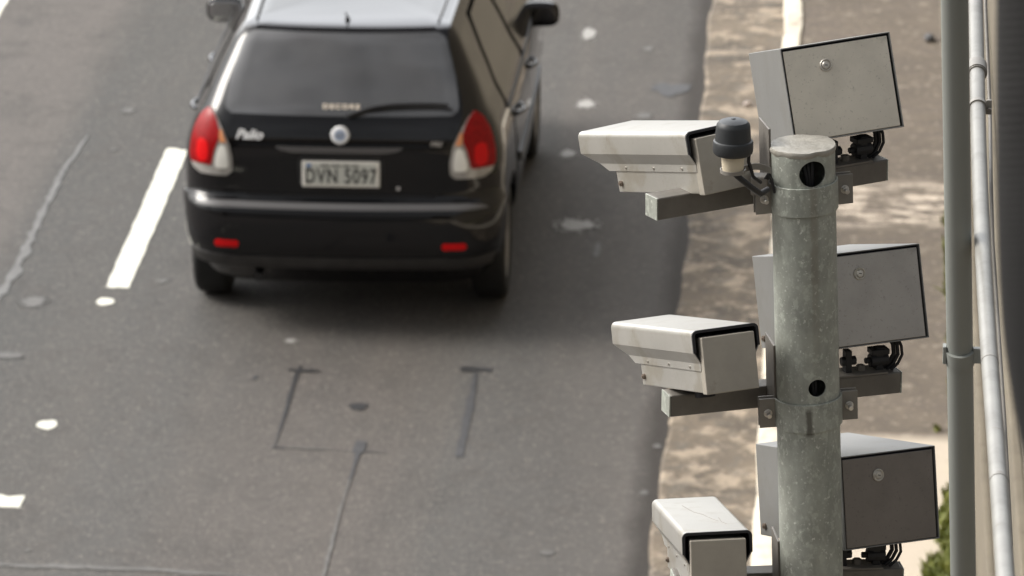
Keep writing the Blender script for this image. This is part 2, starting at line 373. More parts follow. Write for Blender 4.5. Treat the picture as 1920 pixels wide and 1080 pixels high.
def dash(x0, x1, y0, y1, jag=.008):
    bm = bmesh.new(); V = []
    n = 30
    for k in range(n+1): V.append((x1+rng.uniform(-jag, jag)*.5, y0+(y1-y0)*k/n))
    for k in range(5): V.append((x1+(x0-x1)*(k+1)/6, y1+rng.uniform(-jag, jag)*3))
    for k in range(n+1): V.append((x0+rng.uniform(-jag, jag)*.5, y1+(y0-y1)*k/n))
    for k in range(5): V.append((x0+(x1-x0)*(k+1)/6, y0+rng.uniform(-jag, jag)))
    bm.faces.new([bm.verts.new((a, b, .004)) for a, b in V])
    return tag(obj('road_marking', bm, M_paint), kind='structure')
dash(-3.752, -3.632, 24.47, 26.85)
dash(-5.24, -5.12, 29.45, 31.9)
dash(-5.24, -5.12, 37, 39.4)
dash(-3.93, -3.705, 21.38, 21.535)
blob('road_marking', (-3.724, 24.25), .045, .055, .004, M_paint, rough=.12)
blob('road_marking', (-3.745, 22.46), .048, .060, .004, M_paint, rough=.15)
# sensor loop cut into the lane
ribbon('loop_cut', [g2(564, 686), g2(556, 705), g2(515, 838)], [.016, .022, .014, .006], .004, M_seal, .3)
ribbon('loop_cut', [g2(540, 694), g2(600, 697)], [.02, .045, .02], .0045, M_seal, .4)
ribbon('loop_cut', [g2(893, 700), g2(860, 858)], [.016, .038, .030], .004, M_seal2, .3)
ribbon('loop_cut', [g2(864, 693), g2(922, 694)], [.06, .07, .045], .0045, M_seal, .35)
ribbon('loop_cut', [g2(508, 840), g2(536, 841)], [.03, .012], .0048, M_seal2, .6)
ribbon('loop_cut', [g2(540, 841), g2(620, 844)], [.008, .010, .006], .0048, M_seam, .6)
ribbon('loop_cut', [g2(622, 845), g2(735, 850)], [.003, .010, .003], .0048, M_seal2, .8)
ribbon('loop_cut', [g2(676, 828), g2(668, 862)], [.045, .05, .02], .0050, M_seal2, .3)
ribbon('loop_cut', [g2(668, 862), g2(655, 902)], [.014, .012], .0052, M_seal2, .4)
ribbon('loop_cut', [g2(656, 900), g2(640, 950), g2(604, 1090)], [.007, .013, .015], .0054, M_seam, .4)
blob('loop_cut', g2(672, 763), .045, .05, .004, M_seal, rough=.25)
blob('tar_spot', g2(478, 709), .014, .03, .004, M_seal2, rough=.4)
ribbon('crack', [g2(-30, 1060), g2(120, 1064), g2(300, 1070), g2(470, 1082), g2(560, 1095)], [.04, .035, .03, .012], .004, M_seam, .5)
ribbon('worn_line', [g2(165, 255), g2(120, 318), g2(75, 410), g2(30, 505), g2(-30, 600)], [.012, .03, .035, .05, .03], .004, M_seam2, .5)
# pale worn patches
for px, py, rx, ry in ((1082, 423, .105, .10), (1104, 64, .045, .14), (1065, 289, .045, .08), (1099, 196, .055, .09), (1208, 218, .05, .07), (198, 528, .0, .0),
                       (545, 640, .03, .03), (62, 567, .07, .09), (12, 667, .10, .05), (303, 528, .035, .03), (376, 180, .025, .05), (1120, 470, .02, .15),
                       (1026, 1038, .035, .03), (1215, 92, .03, .06), (52, 1033, .012, .014), (1208, 925, .02, .03), (1232, 838, .02, .03), (240, 208, .04, .05), (213, 281, .02, .02)):
    if rx: blob('worn_patch', g2(px, py), rx*.85, ry*.85, .004, M_faded if (px in (1082, 1065, 1099, 1104, 545)) else M_seam, rough=.18, n=40)
blob('oil_stain', g2(1258, 168), .11, .12, .004, M_seal2, rough=.35)

# ------------------------------------------------------------------ retaining wall beside the sidewalk
wr = root('retaining_wall', (.57, 0, 0), 'long beige rendered wall with horizontal ledges beyond the grey green post', 'wall')
bm = bmesh.new(); box(bm, (.20, 60, 2.5), (.40, 140, 5.0)); obj('wall_face', bm, M_wall, wr)
for i, (z, h, d) in enumerate(((.35, .5, .012), (1.45, .09, .03), (2.05, .05, .022), (2.75, .12, .035), (3.7, .08, .03))):
    bm = bmesh.new(); box(bm, (-d/2+.001, 60, z), (d, 140, h)); obj('ledge', bm, M_wall, wr, bevel=.008)

# weeds at the foot of the wall
def tuft(bm, c, n, r, h, w=.008):
    for _ in range(n):
        a = rng.uniform(0, 2*PI); q = r*math.sqrt(rng.rand()); p = Vector((c[0]+q*math.cos(a)*.6, c[1]+q*math.sin(a), c[2]))
        lean = Vector((rng.normal(0, .5), rng.normal(0, .5), 0))*h*.6; hh = h*rng.uniform(.4, 1.)
        s = Vector((math.cos(a+1.3), math.sin(a+1.3), 0))*w*rng.uniform(.5, 1.2)
        p1 = p+lean*.35+Vector((0, 0, hh*.6)); p2 = p+lean+Vector((0, 0, hh))
        v = [bm.verts.new(x) for x in (p-s, p+s, p1+s*.9, p1-s*.9, p2)]
        bm.faces.new((v[0], v[1], v[2], v[3])); bm.faces.new((v[3], v[2], v[4]))
bm = bmesh.new()
for k in range(46):
    yy = rng.uniform(19.6, 21.5); wd = np.interp(yy, [19.6, 20.8, 21.9], [.26, .12, .01])
    tuft(bm, (.56-rng.rand()*wd, yy, .108), 60, .09, .06)
for k in range(34):
    tuft(bm, (.545, rng.uniform(21.5, 25.5), .108), 14, .05, .07)
for k in range(2): tuft(bm, (rng.uniform(.45, .5), 22.30+rng.uniform(-.05, .05), .108), 12, .03, .03)
tag(obj('grass', bm, M_leaf), 'green weeds growing along the foot of the beige wall', 'grass', kind='stuff')

# small litter on the concrete
def pebble(px, py, r, z, m, label, nm='stone', cat='stone', sq=(1, 1.2, .6)):
    bm = bmesh.new(); bmesh.ops.create_icosphere(bm, subdivisions=3, radius=r)
    for v in bm.verts:
        v.co *= 1+.12*math.sin(v.co.x*90/r*.02+3)+rng.uniform(-.03, .03); v.co = Vector((v.co.x*sq[0], v.co.y*sq[1], v.co.z*sq[2]))
    o = obj(nm, bm, m, sharp=80); o.location = gnd(px, py, z)+Vector((0, 0, r*sq[2]*.8)); tag(o, label, cat)
M_stone = mat('pale stone', (.55, .47, .42), .8, var=.3, scale=40)
M_dstone = mat('dark stone', (.12, .12, .125), .8, var=.3, scale=40)
pebble(1402, 198, .022, .02, M_stone, 'small pale round stone lying in the gutter left of the top metal box')
pebble(1744, 76, .032, .108, M_dstone, 'dark grey stone on the sidewalk beside the grey green post', sq=(1, 1.4, .7))

# out-of-view overpass behind the viewer, added to darken low reflections: deck, edge beam, parapet
bm = bmesh.new(); box(bm, (-5, -7.6, 6.6), (90, 14, .8)); box(bm, (-5, -.45, 6.55), (90, .3, 1.1)); box(bm, (-5, -.50, 7.40), (90, .18, .62))
box(bm, (-15.2, -7.6, 3.1), (1.2, 12, 6.2)); box(bm, (3.6, -7.6, 3.1), (1.2, 12, 6.2))
tag(obj('unseen_bridge', bm, M_conc, bevel=.02), kind='structure')

# ------------------------------------------------------------------ camera pole
P_top = at(1505, 276, 8.80)
LEAN = .0165
# lean found so that the axis passes through photo pixel x 1522 at the bottom of the frame
def axis_at(z): return Vector((P_top.x+(z-P_top.z)*LEANX, P_top.y, z))
LEANX = 0.
for _ in range(12):
    lo_, hi_ = -.1, .1
    for _ in range(30):
        LEANX = (lo_+hi_)/2
        q = axis_at(P_top.z-.92)-Vector((0, 0, CAM_H)); px = 960+FPX*q.dot(_r)/q.dot(_f); py = 540-FPX*q.dot(_u)/q.dot(_f)
        want = 1505+(py-276)*.0211
        if px < want: hi_ = LEANX
        else: lo_ = LEANX
    break
base = axis_at(.1); PL = (P_top-base).length; PR = .0557
Rp = frame(P_top-base, Vector((0, 1, 0)))
# frame(): make local x point right (world +x), y away from camera
zx = (P_top-base).normalized(); xx = Vector((1, 0, 0)); yy_ = zx.cross(xx).normalized(); xx = yy_.cross(zx); Rp = Matrix((xx, yy_, zx)).transposed()
pole = root('camera_pole', base, 'galvanised steel pole with two round cable holes and clamped cross arms carrying the cameras', 'pole', M=Rp)
bm = bmesh.new(); lathe(bm, [(PR, 0), (PR, PL-.001), (PR-.004, PL-.001), (PR-.004, 0)], n=96, closed=True)
shaft = obj('shaft', bm, M_galv, pole)
def local_h(py):   # height along the pole whose axis projects to pixel row py
    lo_, hi_ = 0, PL
    for _ in range(40):
        m_ = (lo_+hi_)/2; q = base+zx*m_-Vector((0, 0, CAM_H)); v = 540-FPX*q.dot(_u)/q.dot(_f)
        if v > py: lo_ = m_
        else: hi_ = m_
    return lo_
# the near surface sits a little lower in the picture than the axis
NEAR = PR*math.sin(PITCH)*1087
cuts = []
for py, r in ((330, .0235), (729, .0160)):
    h = local_h(py-NEAR); a = math.radians(19)
    d = Vector((math.sin(a), -math.cos(a), 0)); bm = bmesh.new(); cyl(bm, Vector((0, 0, h))+d*.02, Vector((0, 0, h))+d*.1, r, n=48)
    c = obj('cutter', bm); c.parent = pole; cuts.append(c)
cut(shaft, cuts)
shaft.data.polygons.foreach_set('use_smooth', [True]*len(shaft.data.polygons)); shaft.data.set_sharp_from_angle(angle=math.radians(35))
# welded cap with an uneven rim
bm = bmesh.new(); n = 96; rings = []
ph = rng.uniform(0, 6, 5)
for r, h, jag in ((PR+.0005, -.004, 1), (PR+.0018, -.001, 1), (PR+.0024, .003, 1), (PR+.001, .006, .5), (PR-.004, .0065, .2), (PR*.6, .0075, 0), (PR*.2, .008, 0)):
    rings.append([bm.verts.new(((r+jag*.0009*(math.sin(5*t+ph[0])+math.sin(11*t+ph[1])*.6+math.sin(23*t+ph[2])*.4))*math.cos(t), (r+jag*.0009*(math.sin(5*t+ph[0])+math.sin(11*t+ph[1])*.6))*math.sin(t), PL+h+jag*.0008*math.sin(7*t+ph[3])-jag*.0016*max(0, math.sin(3*t+ph[4])))) for t in [2*PI*k/n for k in range(n)]])
for a, b in zip(rings, rings[1:]):
    for k in range(n): bm.faces.new((a[k], a[(k+1) % n], b[(k+1) % n], b[k]))
bm.faces.new(rings[-1])
M_cap = mat('cap steel', (.40, .38, .335), .5, .2, var=.3, scale=26, bump=.4, bscale=120)
mixin(M_cap, noisemask(22, .5, .66, stretch=(1, 2, 1), detail=6), (.26, .24, .20), .7)
obj('cap', bm, M_cap, pole, sharp=50)
# cables seen inside the holes
for py, offs in ((330, (-.012, -.003, .006)), (729, (-.004, .004))):
    h = local_h(py-NEAR)
    for k, ox in enumerate(offs):
        bm = bmesh.new(); tube(bm, [(ox*1.6+.008, -.010, h+.034), (ox+.010, -.022, h+.02), (ox*.5+.012, -.030, h-.012), (ox*.4+.014, -.024, h-.06)], .0042, 10)
        obj('inner_cable', bm, M_black, pole, sharp=60)
# splice ring lines and flange at the ground
bm = bmesh.new(); lathe(bm, [(PR+.002, 0), (.14, 0), (.14, .015), (PR+.002, .015)], n=40, closed=True); obj('base_flange', bm, M_galv, pole, bevel=.002)

hst = local_h(811-NEAR)
mixin(M_galv, times(bandmask(0, -.004, .0, .006, .011, .004, 60), bandmask(2, hst-.01, hst-.002, hst+.040, hst+.050, .004, 60)), (.07, .065, .055), .8)
h1s = local_h(330-NEAR)
mixin(M_galv, times(bandmask(0, .010, .014, .022, .027, .004, 50), bandmask(2, h1s-.42, h1s-.16, h1s-.02, h1s-.015, .01, 60)), (.15, .115, .08), .35)
to_local = pole.matrix_world.inverted()
def clamp(py, yaw):
    """clamp band whose lower edge is drawn near row py; wings turned by yaw; with its cross arm behind"""
    hb = local_h(py-NEAR); H = .052; h0, h1 = hb, hb+H
    bm = bmesh.new(); ro, ri = PR+.0042, PR+.0004; n = 48
    ca, sa = math.cos(yaw), math.sin(yaw); Rz = Matrix.Rotation(yaw, 3, 'Z')
    sec = []
    for k in range(n+1):
        t = PI+PI*k/n   # front half, from left to right through -y
        sec.append((Rz@Vector((ro*math.cos(t), ro*math.sin(t), 0)), Rz@Vector((ri*math.cos(t), ri*math.sin(t), 0))))
    rg = [[bm.verts.new((a.x, a.y, h0+tl)), bm.verts.new((a.x, a.y, h1+tl)), bm.verts.new((b.x, b.y, h1+tl)), bm.verts.new((b.x, b.y, h0+tl))] for a, b in sec for tl in (a.x*.02,)]
    for a, b in zip(rg, rg[1:]):
        for k in range(4): bm.faces.new((a[k], a[(k+1) % 4], b[(k+1) % 4], b[k]))
    bm.faces.new(rg[0]); bm.faces.new(rg[-1][::-1])
    band = obj('clamp_band', bm, M_galv, pole, sharp=40, bevel=.0008)
    for s in (-1, 1):
        bm = bmesh.new(); c0 = Rz@Vector((s*(ro+.0125), -.004, 0)); hh = (h0+h1)/2+c0.x*.02
        box(bm, (c0.x, c0.y, hh), (.030, .0035, H+.002), Rz); obj('clamp_wing', bm, M_galv2, band, bevel=.001)
        bm = bmesh.new(); c1 = Rz@Vector((s*(ro+.0125), .010, 0))
        box(bm, (c1.x, c1.y, hh), (.030, .0035, H+.002), Rz); obj('clamp_wing', bm, M_galv2, band, bevel=.001)
        bm = bmesh.new(); d = Rz@Vector((0, -1, 0)); p = Vector((c0.x, c0.y, hh))
        cyl(bm, p, p+d*.003, .0076, n=20); cyl(bm, p+d*.002, p+d*.0095, .0064, n=6); cyl(bm, p+d*.011, p+d*.019, .0042, n=14); cyl(bm, p, p-d*.055, .0042, n=12)
        obj('clamp_bolt', bm, M_steel, band, sharp=40, bevel=.0006)
    # back half shell and vertical mounting plate
    bm = bmesh.new(); rg = []
    for k in range(n+1):
        t = PI*k/n; a = Rz@Vector((ro*math.cos(t), ro*math.sin(t), 0)); b = Rz@Vector((ri*math.cos(t), ri*math.sin(t), 0)); tl = a.x*.02
        rg.append([bm.verts.new((a.x, a.y, h0+tl)), bm.verts.new((a.x, a.y, h1+tl)), bm.verts.new((b.x, b.y, h1+tl)), bm.verts.new((b.x, b.y, h0+tl))])
    for a, b in zip(rg, rg[1:]):
        for k in range(4): bm.faces.new((a[k], a[(k+1) % 4], b[(k+1) % 4], b[k]))
    bm.faces.new(rg[0]); bm.faces.new(rg[-1][::-1]); obj('clamp_back', bm, M_galv2, band, sharp=40)
    bm = bmesh.new(); c = Matrix.Rotation(yaw*.4+.10, 3, 'Z')@Vector((-.0590, .036, 0)); box(bm, (c.x, c.y, h1+.028), (.004, .075, .135), Matrix.Rotation(yaw*.4+.14, 3, 'Z')); obj('back_plate', bm, M_arm, pole, bevel=.001)
    return h0, Rz
def sqbar(name, A, B, s, m, parent, wall=.003):
    """hollow square tube from A to B in world space, given in the parent's frame"""
    A = to_local@A; B = to_local@B; R = frame(B-A); bm = bmesh.new(); L_ = (B-A).length
    prof_o = [(-s/2, -s/2), (s/2, -s/2), (s/2, s/2), (-s/2, s/2)]; prof_i = [(x*(1-2*wall/s), y*(1-2*wall/s)) for x, y in prof_o]
    for pr in (prof_o,):
        a = [bm.verts.new(A+R@Vector((x, y, 0))) for x, y in pr]; b = [bm.verts.new(A+R@Vector((x, y, L_))) for x, y in pr]
        for k in range(4): bm.faces.new((a[k], a[(k+1) % 4], b[(k+1) % 4], b[k]))
        bm.faces.new(a[::-1]); bm.faces.new(b)
    o = obj(name, bm, m, parent, bevel=.003, bseg=3)
    bm = bmesh.new()
    for P, sg in ((A, -1), (B, 1)):
        d = (B-A).normalized()*sg; M = Matrix.Translation(P+d*.001) @ R.to_4x4() @ Matrix.Diagonal((s*.99, s*.99, .003, 1)); bmesh.ops.create_cube(bm, size=1, matrix=M)
        obj('end_cap', bm, M_galv, o, bevel=.001); bm = bmesh.new()
    bm.free()
    return o
Zax = lambda py: (base+zx*local_h(py)-Vector((0, 0, CAM_H))).dot(_f)
ARMS = [((1223, 388), (1652, 314), 30, 409, .125), ((1250, 756), (1681, 711), 20, 811, .115), ((1262, 1092), (1688, 1078), 8, 1175, .11)]
arm_frames = []
for (lx, ly), (rx, ry), yw, cy, back in ARMS:
    clamp(cy, math.radians(yw)*.55)
    xc = 1505+(cy-276)*.0211; Zc = Zax((ly+ry)/2)+back
    pxm = FPX/Zc
    A = at(lx, ly, Zc+(lx-xc)/pxm*math.tan(math.radians(yw))*.93); B = at(rx, ry, Zc+(rx-xc)/pxm*math.tan(math.radians(yw))*.93)
    sqbar('cross_arm', A, B, .0400, M_arm, pole)
    arm_frames.append((A, B))
    # filler lug joining clamp and arm
    bm = bmesh.new(); m_ = to_local@(A.lerp(B, (xc-lx)/(rx-lx))); mm = Vector((0, PR+.004, m_.z)); box(bm, (mm+m_)/2, (.05, abs(m_.y-PR)+.012, .036)); obj('arm_lug', bm, M_arm, pole, bevel=.001)

# ------------------------------------------------------------------ things hung on the arms
def euler_m(ypr):
    y_, p_, r_ = [math.radians(a) for a in ypr]
    return Matrix.Rotation(y_, 3, 'Z') @ Matrix.Rotation(p_, 3, 'X') @ Matrix.Rotation(r_, 3, 'Y')

def prism_sheet(bm, prof, y0, y1f, t, inner=False):
    """bent sheet: open profile [(x,z)] swept along y, thickness t outward->inward"""
    P = [Vector((x, z)) for x, z in prof]; N = []
    for i in range(len(P)):
        d = (P[min(i+1, len(P)-1)]-P[max(i-1, 0)]).normalized(); N.append(Vector((d.y, -d.x)))
    out = [P[i] for i in range(len(P))]; inn = [P[i]+N[i]*t for i in range(len(P))]
    def ring(y_of):
        return [bm.verts.new((p.x, y_of(p.y), p.y)) for p in out], [bm.verts.new((p.x, y_of(p.y), p.y)) for p in inn]
    a0, b0 = ring(lambda z: y0); a1, b1 = ring(y1f)
    n = len(P)
    for i in range(n-1):
        bm.faces.new((a0[i], a1[i], a1[i+1], a0[i+1])); bm.faces.new((b0[i], b0[i+1], b1[i+1], b1[i]))
        bm.faces.new((a0[i], a0[i+1], b0[i+1], b0[i])); bm.faces.new((a1[i], b1[i], b1[i+1], a1[i+1]))
    bm.faces.new((a0[0], b0[0], b1[0], a1[0])); bm.faces.new((a0[-1], a1[-1], b1[-1], b0[-1]))

def housing(O, ypr, label, name='surveillance_camera'):
    r = root(name, O, label, 'camera', 'traffic cameras with long sun hoods', M=euler_m(ypr))
    a, L_, sv, ai, ad, ba, bt, bh, bl = .0617, .388, .039, .0132, .0195, .0485, .0135, .1100, .2924
    prof = [(-(a-ai)-.0022, -(sv+ad)-.013), (-(a-ai)-.0022, -(sv+ad)), (-a, -sv)]
    rr = .010
    for k in range(7):
        t = PI-PI/2*k/6; prof.append((-a+rr+rr*math.cos(t), -rr+rr*math.sin(t)))
    prof += [(-x, z) for x, z in prof[::-1]]
    yf = lambda z: L_-.045*max(0, min(1.7, (-z-sv)/ad))
    bm = bmesh.new(); prism_sheet(bm, prof, 0, yf, .0018); obj('sun_hood', bm, M_sheet, r, sharp=20)
    hood = r.children[0]
    sc = (a-.0026)/a
    prof2 = [(x*sc, z-.0024 if z > -sv else z) for x, z in prof[1:-1]]
    bm = bmesh.new(); prism_sheet(bm, prof2, .0012, lambda z: yf(z)-.002, .0012); obj('hood_lining', bm, M_lining, hood, sharp=30)
    # black rubber edging round the rear edge of the hood
    bm = bmesh.new()
    sc2 = (a+.0006)/a; pr3 = [(x*sc2, z+.0006) for x, z in prof[2:-2]]
    prism_sheet(bm, pr3, -.0035, lambda z: .0005, .0050); obj('edge_trim', bm, M_black, hood, sharp=30)
    # body
    bm = bmesh.new(); box(bm, (0, (.006+bl)/2, -(bt+bh)/2), (2*ba, bl-.006, bh-bt)); body = obj('housing_body', bm, M_sheet, r, bevel=.0015)
    bm = bmesh.new(); box(bm, (0, -.0035, -(bt+bh)/2-.0005), (2*ba+.002, .019, bh-bt+.003)); obj('rear_cover', bm, M_case2, r, bevel=.0016)
    bm = bmesh.new(); box(bm, (0, bl+.004, -(bt+bh)/2), (2*ba-.006, .008, bh-bt-.006)); obj('front_window', bm, M_glass, r, bevel=.002)
    for s in (-1, 1):
        for yy in (.050, .150, .250):
            bm = bmesh.new(); cyl(bm, (s*(ba+.0008), yy, -(sv+ad)-.007), (s*(ba+.0045), yy, -(sv+ad)-.007), .0022, n=10); obj('rivet', bm, M_steel, hood)
        bm = bmesh.new(); cyl(bm, (s*(ba-.001), bl-.014, -bh+.016), (s*(ba+.004), bl-.014, -bh+.016), .0050, n=16); cyl(bm, (s*(ba+.003), bl-.014, -bh+.016), (s*(ba+.006), bl-.014, -bh+.016), .0028, n=6)
        obj('screw', bm, M_bscrew, r, sharp=40)
    # swivel foot
    bm = bmesh.new(); cyl(bm, (0, .12, -bh-.001), (0, .12, -bh-.018), .018, n=24); box(bm, (0, .12, -bh-.004), (.05, .07, .006)); obj('swivel_foot', bm, M_black, r, sharp=40)
    return r
M_case2 = mat('rear cover sheet', (.40, .37, .315), .45, .2, var=.22, scale=9, bump=.06, bscale=40)
mixin(M_case2, noisemask(34, .58, .74, detail=6), (.25, .22, .175), .5)
M_bscrew = mat('rusty screw', (.20, .16, .13), .5, .5)
housing((-.2222, 8.411, 5.8491), (32.6, -14.9, -2.5), 'topmost of three hooded cameras, its rear plate partly hidden behind the black antenna')
housing((-.2018, 8.3395, 5.5077), (24.65, -15.7, -.2), 'middle of the three hooded cameras, halfway down the pole with a plain square rear plate')
H3 = housing((-.2114, 8.3539, 5.1211), (10.4, -12.3, -.2), 'lowest of three hooded cameras, scratched hood top facing up, lower part cut off')

for pts in (((-.018, .30), (-.008, .22), (.004, .19), (.012, .14), (.020, .11)), ((.026, .15), (.024, .10), (.030, .075))):
    bm = bmesh.new(); tube(bm, [Vector((x, y, .0001)) for x, y in pts], .00045, 6); obj('scratch', bm, M_bscrew, [c for c in H3.children if c.name.startswith('sun_hood')][0])
def radar_box(O, ypr, arm, frac, label, M_door):
    w, h, l = .1969, .1680, .3058
    r = root('equipment_box', O, label, 'metal box', 'grey equipment boxes with lockable doors', M=euler_m(ypr))
    # case: open-fronted sheet metal box with lips
    bm = bmesh.new(); t = .0022
    box(bm, (t/2, l/2+.001, -h/2), (t, l, h)); box(bm, (w-t/2, l/2+.001, -h/2), (t, l, h))
    box(bm, (w/2, l/2+.001, -t/2+.0003), (w-2*t, l, t)); box(bm, (w/2, l/2+.001, -h+t/2), (w-2*t, l, t)); box(bm, (w/2, l-.004, -h/2), (w-2*t, t, h-2*t))
    case = obj('case', bm, M_case, r, bevel=.0008)
    bm = bmesh.new(); box(bm, (w/2, .012, -h/2), (w-.006, .006, h-.006)); obj('seal', bm, M_lining, r)
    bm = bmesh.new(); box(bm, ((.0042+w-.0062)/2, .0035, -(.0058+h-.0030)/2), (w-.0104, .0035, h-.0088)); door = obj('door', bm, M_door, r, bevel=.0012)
    # lock
    lx, lz = .076, -.040
    bm = bmesh.new(); lathe(bm, [(.0112, -.0002), (.0112, .0022), (.0098, .0034), (.0086, .0030), (.0080, .0022), (.0062, .0036), (.0056, .0044), (.0008, .0046)], 'Y', 32)
    for v in bm.verts: v.co = Vector((v.co.x+lx, .0018-v.co.y, v.co.z+lz))
    lock = obj('lock', bm, M_lock, door, sharp=30)
    bm = bmesh.new(); box(bm, (lx, -.0028, lz), (.0052, .0006, .0014), Matrix.Rotation(.2, 3, 'Y')); obj('keyhole', bm, M_black, lock)
    for s, x in ((-1, 0), (1, w)):
        bm = bmesh.new(); cyl(bm, (x-s*.001, l-.018, -h+.018), (x+s*.004, l-.018, -h+.018), .0055, n=16); cyl(bm, (x+s*.003, l-.018, -h+.018), (x+s*.006, l-.018, -h+.018), .003, n=6)
        obj('screw', bm, M_bscrew, case, sharp=40)
    # swivel mount down to the arm, in world space then moved into the box frame
    inv = (Matrix.Translation(O) @ euler_m(ypr).to_4x4()).inverted()
    A, B = arm; d = (B-A).normalized(); C = A.lerp(B, frac)
    bottom = Vector(O)+euler_m(ypr)@Vector((.1, .06, -h))
    topz = C+Vector((0, 0, .0205))
    def wob(name, fn, m, **k):
        bm = bmesh.new(); fn(bm); bm.transform(inv); return obj(name, bm, m, r, **k)
    Ra = Matrix((d, Vector((0, 0, 1)).cross(d), Vector((0, 0, 1)))).transposed()
    wob('mount_plate', lambda b: box(b, topz+Vector((0, 0, .002))-d*.03, (.105, .045, .004), Ra), M_arm, bevel=.001)
    gap = .040
    def knuckle(b):
        p = topz+d*.012
        box(b, p+Vector((0, 0, gap*.5)), (.014, .018, gap+.01), Ra)
        cyl(b, p+Vector((0, 0, gap*.52))-d*.017, p+Vector((0, 0, gap*.52))+d*.017, .0125, n=12)
        cyl(b, p+Vector((0, 0, gap*.52))-d*.026, p+Vector((0, 0, gap*.52))-d*.015, .0062, n=6)
        box(b, p+Vector((0, 0, gap*.95)), (.034, .026, .010), Ra)
        p2 = p-d*.060
        box(b, p2+Vector((0, 0, gap*.5)), (.012, .018, gap+.01), Ra); cyl(b, p2+Vector((0, 0, gap*.6))-d*.012, p2+Vector((0, 0, gap*.6))+d*.016, .009, n=6)
    wob('knuckle', knuckle, M_black, bevel=.0015)
    wob('mount_bolt', lambda b: (cyl(b, topz-d*.022+Vector((0, 0, .002)), topz-d*.022+Vector((0, 0, .014)), .0085, n=6)), M_arm, bevel=.001)
    for k in range(3):
        off = .036+.008*k
        def cab(b):
            p = topz+d*off; q = Vector((0, -.006*k+.004, 0))
            pts = [p+q+Vector((-.014, 0, .0)), p+q+Vector((-.002, 0, .012)), p+q+d*.006+Vector((0, 0, .028)), p+q+d*.004+Vector((0, 0, .045)), p+q-d*.006+Vector((0, .01, .062)), p+q-d*.012+Vector((0, .02, .075))]
            pp = []
            for i in range(len(pts)-1):
                for s_ in range(4): pp.append(pts[i].lerp(pts[i+1], s_/4))
            tube(b, pp, .0040-.0006*k, 10)
        wob('cable', cab, M_black, sharp=60)
    return r
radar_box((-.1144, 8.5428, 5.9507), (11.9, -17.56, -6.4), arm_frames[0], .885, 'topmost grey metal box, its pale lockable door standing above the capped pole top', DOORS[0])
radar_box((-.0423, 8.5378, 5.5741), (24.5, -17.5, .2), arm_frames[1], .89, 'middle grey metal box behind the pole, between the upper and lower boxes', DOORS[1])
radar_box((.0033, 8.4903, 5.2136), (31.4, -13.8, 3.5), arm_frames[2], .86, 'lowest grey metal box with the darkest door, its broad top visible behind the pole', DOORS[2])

# antenna on its strap bracket
AZ = 8.60
c_ = at(1374, 320, AZ); k_ = AZ/FPX
an = root('antenna', c_, 'black mushroom shaped antenna on a cream stem beside the pole top', 'antenna')
bm = bmesh.new(); lathe(bm, [(.5*k_*48*.92, .020-.022), (.5*k_*40, .0), (.5*k_*46, .036)], n=32)
obj('stem', bm, M_cream, an, sharp=40, bevel=.0006)
R1, R2 = 38*k_, 33.5*k_
bm = bmesh.new()
prof = [(R1*.90, .030), (R1*.97, .0325), (R1, .036), (R1, .050), (R1*.97, .053), (R2*1.02, .0545), (R2, .060), (R2*.96, .078), (R2*.93, .082), (R2*.80, .0868), (R2*.5, .0905), (R2*.14, .0915), (R2*.12, .0925), (R2*.04, .0930)]
lathe(bm, prof, n=56); obj('dome', bm, M_bplast, an, sharp=28)
bm = bmesh.new(); e = at(1446, 320, 8.72)-c_
rg = []
N_ = 14
for k in range(N_+1):
    t = k/N_; p = Vector((.018, .004, .002)).lerp(e, t)+Vector((0, 0, .006*math.sin(PI*t)))
    wv = Vector((0, 0, 1))*.0055; nv = Vector((.0, .0012, 0))
    rg.append([bm.verts.new(p+a_) for a_ in (-wv-nv, wv-nv, wv+nv, -wv+nv)])
for a_, b_ in zip(rg, rg[1:]):
    for k in range(4): bm.faces.new((a_[k], a_[(k+1) % 4], b_[(k+1) % 4], b_[k]))
bm.faces.new(rg[0]); bm.faces.new(rg[-1][::-1])
lathe(bm, [(.0216, -.003), (.0216, .003), (.0200, .003), (.0200, -.003)], n=32, closed=True)
obj('strap_bracket', bm, M_galv2, an, sharp=40)
bm = bmesh.new(); p0 = Vector((.004, 0, -.006)); pts = [p0, p0+Vector((.010, .004, -.010)), p0+Vector((.028, .02, -.030)), p0+Vector((.042, .05, -.050)), p0+Vector((.058, .10, -.056))]
tube(bm, [pts[i].lerp(pts[i+1], s_/4) for i in range(4) for s_ in range(4)], .0052, 12); obj('cable', bm, M_black, an, sharp=60)
bm = bmesh.new(); pts = [Vector((.030, .012, .050)), Vector((.027, .014, .030)), Vector((.026, .016, .012)), Vector((.034, .03, -.02)), Vector((.05, .07, -.045))]
tube(bm, [pts[i].lerp(pts[i+1], s_/4) for i in range(4) for s_ in range(4)], .0032, 10); obj('cable', bm, M_black, an, sharp=60)
# small junction connector at the pole behind the antenna
jb = root('junction_block', at(1424, 345, 8.80), 'dark cable connector block beside the left clamp below the antenna', 'connector')
bm = bmesh.new(); box(bm, (0, 0, 0), (.030, .03, .034)); obj('block', bm, M_arm, jb, bevel=.003)
for k in range(3):
    bm = bmesh.new(); tube(bm, [Vector((.008+.003*k, -.012, .012)), Vector((.014+.002*k, -.018, .024)), Vector((.022, -.016+.004*k, .010)), Vector((.026, -.01, -.012))], .0022, 8); obj('wire', bm, M_black, jb, sharp=60)

